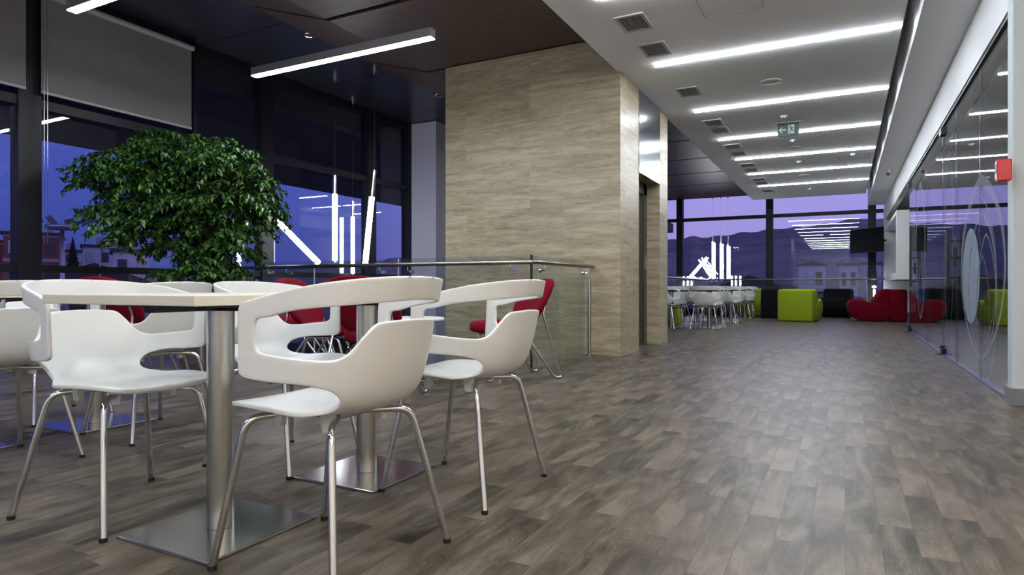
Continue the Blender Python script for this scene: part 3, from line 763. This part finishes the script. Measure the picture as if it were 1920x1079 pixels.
def make_chair(label, group, shell_me):
    t = thing('white_armchair', label, 'chair', (0, 0, 0), 0, group)
    s = bpy.data.objects.new('seat_shell', shell_me); C.objects.link(s); s.parent = t
    feet = [(.215, .235), (-.215, .235), (.245, -.235), (-.245, -.235)]
    for fx_, fy_ in feet:
        sx_, sy_ = math.copysign(1, fx_), math.copysign(1, fy_)
        bm = B(); tube(bm, fillet([(sx_*.05, sy_*.07, .425), (sx_*.168, sy_*.155, .418), (fx_*.995, fy_, .012)], .045, 7), .0105, 12)
        l = obj('leg', bm, M['chrome'], t, True, autosm=50)
        bm = B(); tube(bm, [(fx_, fy_, 0), (fx_, fy_, .014)], .0125, 12); obj('foot_glide', bm, M['black'], l, True, autosm=40)
    bm = B(); bx(bm, -.07, .07, -.09, .09, .418, .436, bev=.004); obj('seat_plate', bm, M['steel'], t)
    for x, y in ((.10, .10), (-.10, .10), (.11, -.09), (-.11, -.09)):
        bm = B(); prism(bm, [(y-.022, .445), (y+.022, .445), (y+.012, .392), (y-.012, .392)], x-.012, x+.012, 'x', .003); obj('stacking_bumper', bm, M['chair'], t)
    return t
shell_hi = make_shell(.0085); shell_lo = make_shell(.018)
G = 'white shell armchairs at the near tables'
W90 = math.pi/2
ch = make_chair('white shell armchair in the right foreground, seen from behind, nearest the camera', G, shell_hi)
ch.location = (-1.315, 1.40, 0); ch.rotation_euler = (0, 0, W90)
ch.name = 'white_armchair'
for x, y, rz, lb in [(-1.335, 2.155, W90, 'white shell armchair seen from behind, left of the red chair by the balustrade'),
                     (-2.25, 1.375, -W90, 'white shell armchair at the left foreground facing the nearest table'),
                     (-2.235, 2.10, -W90, 'white shell armchair behind the steel table column, tucked at the second table'),
                     (-3.34, 1.45, W90, 'white shell armchair at the left edge of the photo, seen from behind'),
                     (-3.34, 2.17, W90, 'white shell armchair seen through the arm opening of the left foreground chair'),
                     (-4.25, 2.15, -W90, 'white shell armchair farthest left beyond the rear table row')]:
    dup(ch, (x, y, 0), rz, lb)
chf = make_chair('white shell armchair nearest in the distant dining group, back to the camera', 'white shell armchairs in the distant dining group', shell_lo)
rows = [12.48, 15.03, 17.3]; first = True
rn = ['first', 'second', 'third']
for i, y in enumerate(rows):
    for x, side in ((-2.28, 'right'), (-3.0, 'left')):
        for dy, rz, wd in ((-.46, 0.0, 'near'), (.46, math.pi, 'far')):
            lb = 'white shell armchair on the %s side of the %s distant table row, %s seat' % (wd, rn[i], side)
            if first: chf.location = (x, y+dy, 0); chf.rotation_euler = (0, 0, rz+.12); chf['label'] = lb; first = False
            else: dup(chf, (x+random.uniform(-.02, .02), y+dy+random.uniform(-.03, .03), 0), rz+random.uniform(-.12, .15), lb)

# ---- square tables on a steel column
def make_table(label, group):
    t = thing('square_cafe_table', label, 'table', (0, 0, 0), 0, group)
    bm = B(); bx(bm, -.348, .348, -.348, .348, .732, .76, bev=.0025); obj('tabletop', bm, M['laminate'], t)
    bm = B(); bx(bm, -.21, .21, -.21, .21, .722, .731); bx(bm, -.24, .24, -.022, .022, .706, .7215); bx(bm, -.022, .022, -.24, .24, .7065, .7218); obj('support_frame', bm, M['black'], t)
    bm = B(); tube(bm, [(0, 0, .012), (0, 0, .706)], .042, 32); obj('column', bm, M['steel'], t, True, autosm=50)
    bm = B(); bx(bm, -.21, .21, -.21, .21, 0, .011, bev=.003); obj('base_plate', bm, M['polished'], t)
    return t
tb = make_table('square cream cafe table nearest the camera, on a steel column', 'square cafe tables near the camera')
tb.location = (-1.79, 1.40, 0)
for x, y, lb in [(-1.785, 2.105, 'square cream cafe table second from the camera, right behind the nearest one'),
                 (-3.80, 2.15, 'square cafe table in the rear row, with a violet sheen on its base'),
                 (-3.81, 1.44, 'square cafe table at the left edge, only its base corner visible')]:
    dup(tb, (x, y, 0), 0, lb)
for i, y in enumerate(rows):
    for x, side in ((-2.28, 'right'), (-3.0, 'left')):
        dup(tb, (x, y, 0), 0, 'square cafe table of the %s distant row, %s one' % (rn[i], side), 'square cafe tables in the distance')

# ---- red lounge chairs on looped chrome legs; +y forward
def make_red(label):
    t = thing('red_lounge_chair', label, 'chair', (0, 0, 0), 0, 'red upholstered chairs by the balustrade')
    bm = B(); sell(bm, .275, .27, .055, .45, .85, 40, 14, lambda v: v+V(0, .03, .445-.10*v.x*v.x)); obj('seat_cushion', bm, M['red'], t, True)
    def f(v):   # v.x width, v.y height, v.z thickness
        y = -.285-.50*(v.y)+v.z-.0+.55*v.x*v.x
        return V(v.x*(1-.25*max(0, -v.y)), y, .66+v.y*.93)
    bm = B(); sell(bm, .27, .215, .04, .45, .72, 40, 14, f); obj('back_cushion', bm, M['red'], t, True)
    for sx_ in (-1, 1):
        bm = B(); tube(bm, fillet([(sx_*.215, -.30, .70), (sx_*.22, -.25, .56), (sx_*.235, -.43, .012), (sx_*.225, -.36, .012), (sx_*.20, -.10, .38), (sx_*.19, .16, .385), (sx_*.215, .27, .012), (sx_*.20, .20, .012), (sx_*.15, .05, .385)], [.05, .035, .035, .05, .05, .03, .03], 6), .011, 10)
        obj('leg_frame', bm, M['chrome'], t, True, autosm=50)
    bm = B(); tube(bm, [(-.19, .02, .385), (.19, .02, .385)], .009, 8); obj('crossbar', bm, M['chrome'], t, True)
    return t
def face(dx, dy): return math.atan2(dy, dx)-math.pi/2
r0 = make_red('red upholstered chair with chrome looped legs right beside the corner of the balustrade')
r0.location = (-2.60, 4.87, 0); r0.rotation_euler = (0, 0, face(-.62, -.78))
for x, y, dx, dy, lb in [(-3.80, 4.02, .95, .30, 'red upholstered chair facing right, seen through the foreground chair arm'),
                         (-2.92, 3.62, -.15, 1, 'red upholstered chair behind the second steel table column'),
                         (-4.86, 3.10, -.1, 1, 'red upholstered chair seen between the left chairs under the table'),
                         (-5.02, 4.75, -.7, -.5, 'red upholstered chair with only its top showing left of another red chair')]:
    dup(r0, (x, y, 0), face(dx, dy), lb)
def coffee(x, y, lb):
    t = thing('low_round_table', lb, 'table', (x, y, 0), 0, 'low white round tables')
    bm = B(); lathe(bm, [(0, .505), (.29, .505), (.30, .512), (.30, .523), (.292, .53), (0, .53)], 48); obj('tabletop', bm, M['chair'], t, True, autosm=30)
    bm = B(); tube(bm, [(0, 0, .02), (0, 0, .504)], .025, 18); obj('column', bm, M['steel'], t, True, autosm=50)
    bm = B(); lathe(bm, [(0, .016), (.20, .012), (.215, .006), (.215, 0), (0, 0)], 48); obj('base_disc', bm, M['polished'], t, True, autosm=30)
coffee(-3.22, 4.32, 'low round white table beside the red chair at the balustrade')
coffee(-5.45, 4.05, 'low round table with steel disc base under the tree')

# ---- modular lounge seats; +y forward, width along x
def make_lounge(name, label, mat, width=.76, depth=1.05, group='modular lounge seats by the end windows'):
    t = thing(name, label, 'sofa', (0, 0, 0), 0, group)
    w2 = width/2; D_ = depth
    pr = smooth_poly([(-D_/2+.22, 0), (D_/2-.20, 0), (D_/2-.02, .14), (D_/2+.05, .34), (D_/2-.03, .50), (D_/2-.22, .52), (.10, .43), (-D_/2+.22, .42)], 2)
    bm = B(); prism(bm, pr, -w2, w2, 'x', .035, 3); obj('seat', bm, mat, t, True, autosm=50)
    bm = B(); bx(bm, -w2, w2, -D_/2-.04, -D_/2+.30, 0, .735, bev=.055, seg=4); obj('backrest', bm, mat, t, True, autosm=50)
    cu = [(-D_/2+.22, .39), (-D_/2+.66, .40), (-D_/2+.54, .62), (-D_/2+.46, .745), (-D_/2+.24, .745), (-D_/2+.22, .5)]
    bm = B(); prism(bm, smooth_poly(cu, 1), -w2+.01, w2-.01, 'x', .03, 3); obj('back_cushion', bm, mat, t, True, autosm=50)
    return t
def L(mat, x, y, dx, dy, lb, **k):
    name = {'green': 'green_lounge_sofa', 'red': 'red_lounge_sofa', 'blackfab': 'black_lounge_sofa'}[mat]
    o = make_lounge(name, lb, M['darkred' if mat == 'red' else mat], **k); o.location = (x, y, 0); o.rotation_euler = (0, 0, face(dx, dy)); return o
L('green', -.93, 16.42, .17, 1, 'lime green lounge seat in the middle, its back to the camera')
L('green', -2.25, 19.05, -.1, 1, 'lime green lounge seat at the left, partly behind a black one', width=.9)
L('blackfab', -1.66, 17.95, -.1, 1, 'black lounge seat squeezed between the two lime green ones', width=.6)
L('blackfab', -.20, 18.95, -.15, -1, 'black lounge seat right behind the lime green one, before the window', width=.66)
L('red', .62, 17.1, -1, -.05, 'red lounge seat in side profile at the right below the hatch', width=.74, depth=1.12)
def pouf(mat, x, y, lb, w_=.8, d_=.7, h_=.46):
    t = thing('upholstered_pouf', lb, 'pouf', (x, y, 0), 0, 'low poufs behind the dining group')
    bm = B(); bx(bm, -w_/2, w_/2, -d_/2, d_/2, 0, h_*.72, bev=.04, seg=3); obj('base', bm, mat, t, True, autosm=50)
    bm = B(); bx(bm, -w_/2-.005, w_/2+.005, -d_/2-.005, d_/2+.005, h_*.70, h_, bev=.05, seg=4); obj('cushion', bm, mat, t, True, autosm=50)
pouf(M['darkred'], -3.05, 18.45, 'low red pouf beside the left lime green seat', w_=.62)
pouf(M['darkred'], -3.33, 18.72+.65, 'low red pouf farther back, behind the distant chairs', w_=.62)
pouf(M['green'], -3.35, 14.0-.25, 'low green pouf glimpsed behind the legs of the distant chairs', w_=.42, d_=.42)

# TV on an arm
t = thing('wall_television', 'black flat television on an arm in front of the end windows', 'television', (.50, 19.45, 2.03), math.radians(-48))
bm = B(); bx(bm, -.55, .55, -.02, .03, -.32, .32, bev=.006); obj('casing', bm, M['tv'], t)
bm = B(); bx(bm, -.53, .53, -.0225, -.0205, -.295, .305); obj('screen', bm, M['screen'], t)
bm = B(); bx(bm, -.12, .12, .03, .06, -.12, .12); c_, s_ = math.cos(math.radians(48)), math.sin(math.radians(48))
lx, ly = (.46)*c_-(.12)*s_, (.46)*s_+(.12)*c_
tube(bm, [(0, .05, 0), (.18, .32, 0), (lx, ly, 0)], .022, 8); obj('wall_arm', bm, M['frame'], t)
# handset on the hatch sill
t = thing('sill_handset', 'small dark bent phone handset standing on the sill of the wall hatch', 'lamp', (1.12, 16.9, 1.10))
bm = B(); lathe(bm, [(0, .015), (.06, .015), (.07, 0), (0, 0)], 16); obj('base', bm, M['black'], t, True)
bm = B(); tube(bm, fillet([(0, 0, .01), (-.02, .05, .14), (.02, .0, .34)], .04), .008, 6); obj('arm', bm, M['black'], t, True)

# ================================================================== TREE
tx, ty = -6.0, 4.45
RX, FX = V(.887, .462, 0), V(-.462, .887, 0)
t = thing('potted_ficus_tree', 'large leafy green ficus tree in a pot by the left windows', 'tree', (0, 0, 0))
bm = B(); lathe(bm, [(0, 0), (.20, 0), (.23, .42), (.24, .45), (.215, .45), (.205, .40), (0, .40)], 32, tx, ty); obj('pot', bm, M['pot'], t, True, autosm=40)
bm = B(); lathe(bm, [(0, .42), (.10, .42), (.204, .402)], 24, tx, ty); obj('soil', bm, M['soil'], t, True)
bm = B(); rnd = random.Random(3)
base = V(tx, ty, 0)
lobes = [(0.0, 0, 1.80, .62, .52, .50, 30), (-.55, -.30, 1.78, .48, .36, .40, 20), (.52, .10, 1.72, .40, .42, .48, 18), (-.95, -.58, 1.92, .30, .22, .20, 9), (-.80, -.50, 1.42, .34, .25, .20, 9), (.12, 0, 1.28, .52, .42, .36, 18),
         (.08, 0, 1.0, .48, .36, .20, 13), (.35, 0, 2.12, .40, .35, .26, 14), (-.25, -.1, 2.16, .42, .34, .22, 14), (-.10, -.05, 1.62, .66, .40, .45, 18), (.72, .1, 1.86, .25, .2, .22, 7), (-.58, -.3, 2.24, .25, .2, .14, 5)]
tips = []
for a, dd, hh, ra, rd, rh, n in lobes:
    a = a*.70+.02; dd *= .8; ra *= .80
    for _ in range(int(n*1.9)):
        while True:
            p = V(rnd.uniform(-1, 1), rnd.uniform(-1, 1), rnd.uniform(-1, 1))
            if .25 < p.length < 1: break
        q = base+RX*(a+p.x*ra)+FX*(dd+p.y*rd); q.z = hh+p.z*rh
        if q.x < -6.72: q.x = -6.72+rnd.uniform(0, .12)
        tips.append(q)
tube(bm, [base+V(0, 0, .38), base+V(.02, .01, .7), base+V(.0, .02, 1.0), base+V(.03, 0, 1.35), base+V(.05, 0, 1.75)], .045, 10, .018)
tube(bm, [base+V(.05, .02, .38), base+V(.09, .04, .7), base+V(.06, .0, 1.0), base+V(.12, .05, 1.5)], .03, 8, .012)
for q in tips[::5]:
    s0 = base+V(.02, .0, min(1.6, max(.75, q.z-.45)))
    mid = (s0+q)/2+V(0, 0, .10)
    tube(bm, [s0, mid, q], .007, 5, .002)
obj('trunk', bm, M['bark'], t, True)
bm = B()
def leaf(bm, p, d, ln, wd, up):
    d = d.normalized(); sd = d.cross(up).normalized(); n_ = sd.cross(d).normalized()
    c0 = bm.verts.new(p); c1 = bm.verts.new(p+d*ln*.45-n_*ln*.05); c2 = bm.verts.new(p+d*ln-n_*ln*.16)
    a1 = bm.verts.new(p+d*ln*.35+sd*wd+n_*wd*.35); b1 = bm.verts.new(p+d*ln*.35-sd*wd+n_*wd*.35)
    bm.faces.new((c0, a1, c1)); bm.faces.new((a1, c2, c1)); bm.faces.new((c0, c1, b1)); bm.faces.new((b1, c1, c2))
for q in tips:
    for b_ in range(3):      # three drooping sprays per branch end
        az_ = rnd.uniform(0, 6.283); outd = V(math.cos(az_), math.sin(az_), rnd.uniform(-.3, .5)).normalized()
        ln = rnd.uniform(.16, .30); p = Vector(q)
        for k in range(14):
            f_ = k/13; pp = q+outd*ln*f_+V(0, 0, -.13*f_*f_)
            for sd_ in (-1, 1):
                ld = (outd*.5+V(-outd.y, outd.x, 0)*sd_*.8+V(rnd.uniform(-.4, .4), rnd.uniform(-.4, .4), rnd.uniform(-1.1, -.2)))
                pl = pp+V(rnd.uniform(-.02, .02), rnd.uniform(-.02, .02), rnd.uniform(-.02, .02))
                if pl.x < -6.82: continue
                leaf(bm, pl, ld, rnd.uniform(.055, .085), rnd.uniform(.014, .021), V(rnd.uniform(-.3, .3), rnd.uniform(-.3, .3), 1))
for v in bm.verts:
    if v.co.x < -6.84: v.co.x = -6.84
obj('foliage', bm, M['leaf'], t, True)

# ================================================================== OUTSIDE
m, T = newmat('far_land')
tc = T.n('ShaderNodeTexCoord'); nz = T.n('ShaderNodeTexNoise', {'Vector': tc.outputs['Object'], 'Scale': .06, 'Detail': 8.0, 'Roughness': .65})
cr = T.ramp(nz.outputs[0], [(.35, (.13, .13, .15)), (.55, (.20, .20, .22)), (.7, (.30, .28, .28))])
out(T, T.n('ShaderNodeBsdfPrincipled', {'Base Color': cr, 'Roughness': .95, 'Specular IOR Level': .1})); M['land'] = m
def ridge_elev(azd):     # azimuth in degrees from +Y, negative to the left: elevation tangent of the skyline
    P = [(-75, .012), (-62, .022), (-52, .018), (-45, .030), (-36, .045), (-30, .040), (-16, .068), (-13.5, .066), (-11.5, .073), (-9, .072), (-6, .079), (-3, .080), (0, .088), (3, .086), (10, .09), (40, .06)]
    for (a, h0), (b, h1) in zip(P, P[1:]):
        if azd <= b: return h0+(h1-h0)*max(0, (azd-a)/(b-a))
    return P[-1][1]
bm = B(); grid = []; rnd = random.Random(11)
rad = [26, 45, 60]+[60+k*20 for k in range(1, 19)]+[470, 600]
for j, azd in enumerate([-80+k*.5 for k in range(221)]):
    a = math.radians(azd); ro = []; e = ridge_elev(azd)*420+rnd.uniform(-.35, .35)+.5*math.sin(azd*3.1)+.6*math.sin(azd*1.3)
    for r_ in rad:
        f_ = sst(r_, 60, 420); z_ = -4.6+(e+5.4)*f_ if r_ <= 420 else e+.78-(r_-420)*.08
        ro.append(bm.verts.new((math.sin(a)*r_, math.cos(a)*r_, z_)))
    grid.append(ro)
for A_, B_ in zip(grid, grid[1:]):
    for k in range(len(rad)-1): bm.faces.new((A_[k], B_[k], B_[k+1], A_[k+1]))
o = struct(obj('ground_hills', bm, M['land'], None, True))
bm = B(); bx(bm, -80, 80, -10, 60, -5.0, -4.65); struct(obj('ground', bm, pbr('asphalt', (.05, .05, .055), .9)))

M['brick'] = pbr('brick_wall', (.20, .07, .06), .9, noise=.15, nscale=1.5)
M['render'] = pbr('pale_render', (.30, .29, .29), .9, noise=.08, nscale=1)
M['bwhite'] = pbr('house_white', (.50, .53, .62), .9, noise=.05, nscale=1)
M['bwin'] = pbr('dark_window', (.03, .03, .04), .3)
M['shut'] = pbr('pale_shutter', (.40, .42, .45), .7)
M['roof'] = pbr('roof_tiles', (.06, .045, .055), .9, noise=.2, nscale=2)
def building(lb, x, y, az, w_, d_, z0, z1, wall, cols, floors, roof='flat', mixwall=None, wmat=None, group='houses and blocks beyond the left windows'):
    t = thing('apartment_building' if floors > 3 else 'house', lb, 'building', (x, y, z0), math.radians(az), group)
    H_ = z1-z0
    bm = B(); bx(bm, -w_/2, w_/2, 0, d_, 0, H_); obj('walls', bm, M[wall], t)
    if mixwall:
        bm = B()
        for f_ in range(floors+1): bx(bm, -w_/2-.05, w_/2+.05, -.08, .1, H_*f_/floors-.25 if f_ else 0, H_*f_/floors+.15 if f_ < floors else H_+.1)
        bx(bm, -w_*.12, w_*.05, -.07, .1, 0, H_); obj('render_bands', bm, M[mixwall], t)
    for c__ in range(cols):
        for f_ in range(floors):
            cx_ = -w_/2+w_*(c__+.5)/cols; cz = H_*(f_+.5)/floors
            ww = w_/cols*.25; hh = H_/floors*.25
            bm = B(); bx(bm, cx_-ww, cx_+ww, -.12, .05, cz-hh, cz+hh); obj('window', bm, M[wmat or ('shut' if (c__+f_) % 3 == 0 else 'bwin')], t)
    if roof == 'gable':
        bm = B(); prism(bm, [(-w_/2-.4, H_), (w_/2+.4, H_), (0, H_+w_*.2)], -.4, d_+.4, 'y'); obj('roof', bm, M['roof'], t)
    else:
        bm = B(); bx(bm, -w_/2-.3, w_/2+.3, -.3, d_+.3, H_, H_+.35); obj('roof', bm, M['roof'], t)
        bm = B(); bx(bm, -w_*.2, -w_*.2+.7, 2, 2.7, H_+.35, H_+1.5); bx(bm, w_*.25, w_*.25+.5, 3, 3.6, H_+.35, H_+1.1)
        tube(bm, [(-w_*.05, 2, H_+.3), (-w_*.05, 2, H_+3)], .04, 4); tube(bm, [(w_*.35, 2, H_+.3), (w_*.35, 2, H_+2.4)], .04, 4); obj('chimneys', bm, M['render'], t)
    return t
building('brick apartment block at the left edge beyond the windows', -95.5, 39.0, 64, 6.5, 10, -4.6, 6.4, 'brick', 2, 4, mixwall='render')
building('red brick apartment block with pale bands beside the light mast', -84.1, 40.3, 60, 5.2, 9, -4.6, 6.9, 'brick', 3, 4, mixwall='render')
building('grey apartment block far behind the conifer', -117.5, 62.8, 62, 6, 12, -4.6, 6.9, 'render', 4, 5)
building('bluish white flat roofed block left of the tree', -92.0, 53.2, 60, 5.2, 9, -4.6, 6.4, 'bwhite', 3, 4)
building('pale white house nearest the tree crown', -68.8, 42.6, 60, 3.4, 7, -4.6, 4.6, 'bwhite', 2, 3)
building('long low building with dark red roof below the light mast', -52.3, 29.4, 62, 8.6, 5, -4.6, 1.0, 'render', 4, 2, 'gable')
G3 = 'houses on the slope beyond the end windows'
building('small white gabled house on the slope beyond the end windows', -5.5, 132, 3, 4.6, 5, 0, 4.9, 'bwhite', 2, 1, 'gable', group=G3)
building('pale house right of the far television', 3.4, 103.2, 0, 2.2, 5, -3.5, 4.0, 'bwhite', 1, 2, group=G3)
building('pale gabled house left below the far television', .4, 97.0, 0, 2.2, 5, -3.5, 3.7, 'bwhite', 2, 2, group=G3)
building('low wide house at the foot of the slope', -11.0, 88, 6, 9, 6, -4.4, .6, 'render', 4, 1, 'gable', group=G3)
# floodlight mast
t = thing('floodlight_mast', 'tall floodlight mast with four tilted lamps on a round platform', 'floodlight mast', (-48.8, 25.3, -4.65), math.radians(62))
bm = B(); tube(bm, [(0, 0, 0), (0, 0, 9.6)], .20, 10, .13); obj('pole', bm, M['housing'], t, True)
bm = B(); lathe(bm, [(0, 9.45), (.9, 9.5), (1.05, 9.65), (1.0, 9.8), (0, 9.8)], 20); obj('platform', bm, M['housing'], t, True)
for dx, tilt in ((-1.45, .62), (-.62, .95), (.45, -.35), (1.4, -.6)):
    bm = B(); bx(bm, -.34, .34, -.3, .3, -.06, .06)
    R_ = Matrix.Translation((dx, 0, 10.12)) @ Matrix.Rotation(tilt, 4, 'Y') @ Matrix.Rotation(.5, 4, 'X'); bm.transform(R_)
    tube(bm, [(dx*.8, 0, 9.75), (dx, 0, 10.1)], .05, 6); obj('floodlight', bm, M['concrete'], t)
# street lamp
t = thing('street_lamp', 'grey street lamp with curved arm beyond the left windows', 'street lamp', (-41.3, 23.6, -4.65), math.radians(30))
bm = B(); tube(bm, fillet([(0, 0, 0), (0, 0, 7.85), (.9, 0, 7.95)], .8, 8), .06, 8); obj('pole', bm, M['housing'], t, True)
bm = B(); bx(bm, .8, 1.5, -.12, .12, 7.9, 8.02, bev=.03); obj('lamp_head', bm, M['housing'], t)
# conifer
t = thing('conifer_tree', 'dark pointed conifer tree beside the floodlight mast', 'tree', (-64.2, 34.2, -4.65))
bm = B(); tube(bm, [(0, 0, 0), (0, 0, 9)], .18, 8, .04); obj('trunk', bm, M['bark'], t, True)
bm = B(); rnd = random.Random(5)
for k in range(420):
    h_ = (k/420)**.8*9.4+.7; r_ = (10.2-h_)*.19+.05; a = k*2.4; rr_ = r_*rnd.uniform(.75, 1.1)
    c0 = V(0, 0, h_+.25); e0 = V(math.cos(a)*rr_, math.sin(a)*rr_, h_-.25*rr_); s2 = V(-math.sin(a), math.cos(a), 0)*rr_*.28
    x_ = [bm.verts.new(c) for c in (c0, e0+s2-V(0, 0, .2), e0+V(math.cos(a), math.sin(a), 0)*.15, e0-s2-V(0, 0, .2))]; bm.faces.new(x_)
obj('foliage', bm, pbr('conifer_green', (.012, .03, .02), .9), t)
# shrubs below the windows
for k, (x, y, s2) in enumerate([(-33, 8.5, 1.5), (-31, 13, 1.7), (-31, 17.8, 1.5), (-27, 21, 1.4)]):
    t = thing('shrub', ['bushy shrub at the left edge below the window bar', 'bushy shrub behind the left foreground chair back', 'bushy shrub below the street lamp', 'bushy shrub left of the ficus trunk'][k], 'shrub', (x, y, -4.65), 0, 'shrubs outside the left windows')
    bm = B(); rnd = random.Random(20+k)
    for j in range(700):
        d_ = V(rnd.gauss(0, 1), rnd.gauss(0, 1), rnd.gauss(0, 1)).normalized(); p = V(d_.x*s2, d_.y*s2, 2.6+d_.z*2.3)*1.0
        leaf(bm, p, V(rnd.uniform(-1, 1), rnd.uniform(-1, 1), rnd.uniform(-.6, .8)), .34, .10, V(0, 0, 1))
    obj('foliage', bm, pbr('shrub_green', (.03, .06, .035), .8), t)
    bm = B(); tube(bm, [(0, 0, 0), (0, 0, 3)], .1, 6); obj('stem', bm, M['bark'], t)
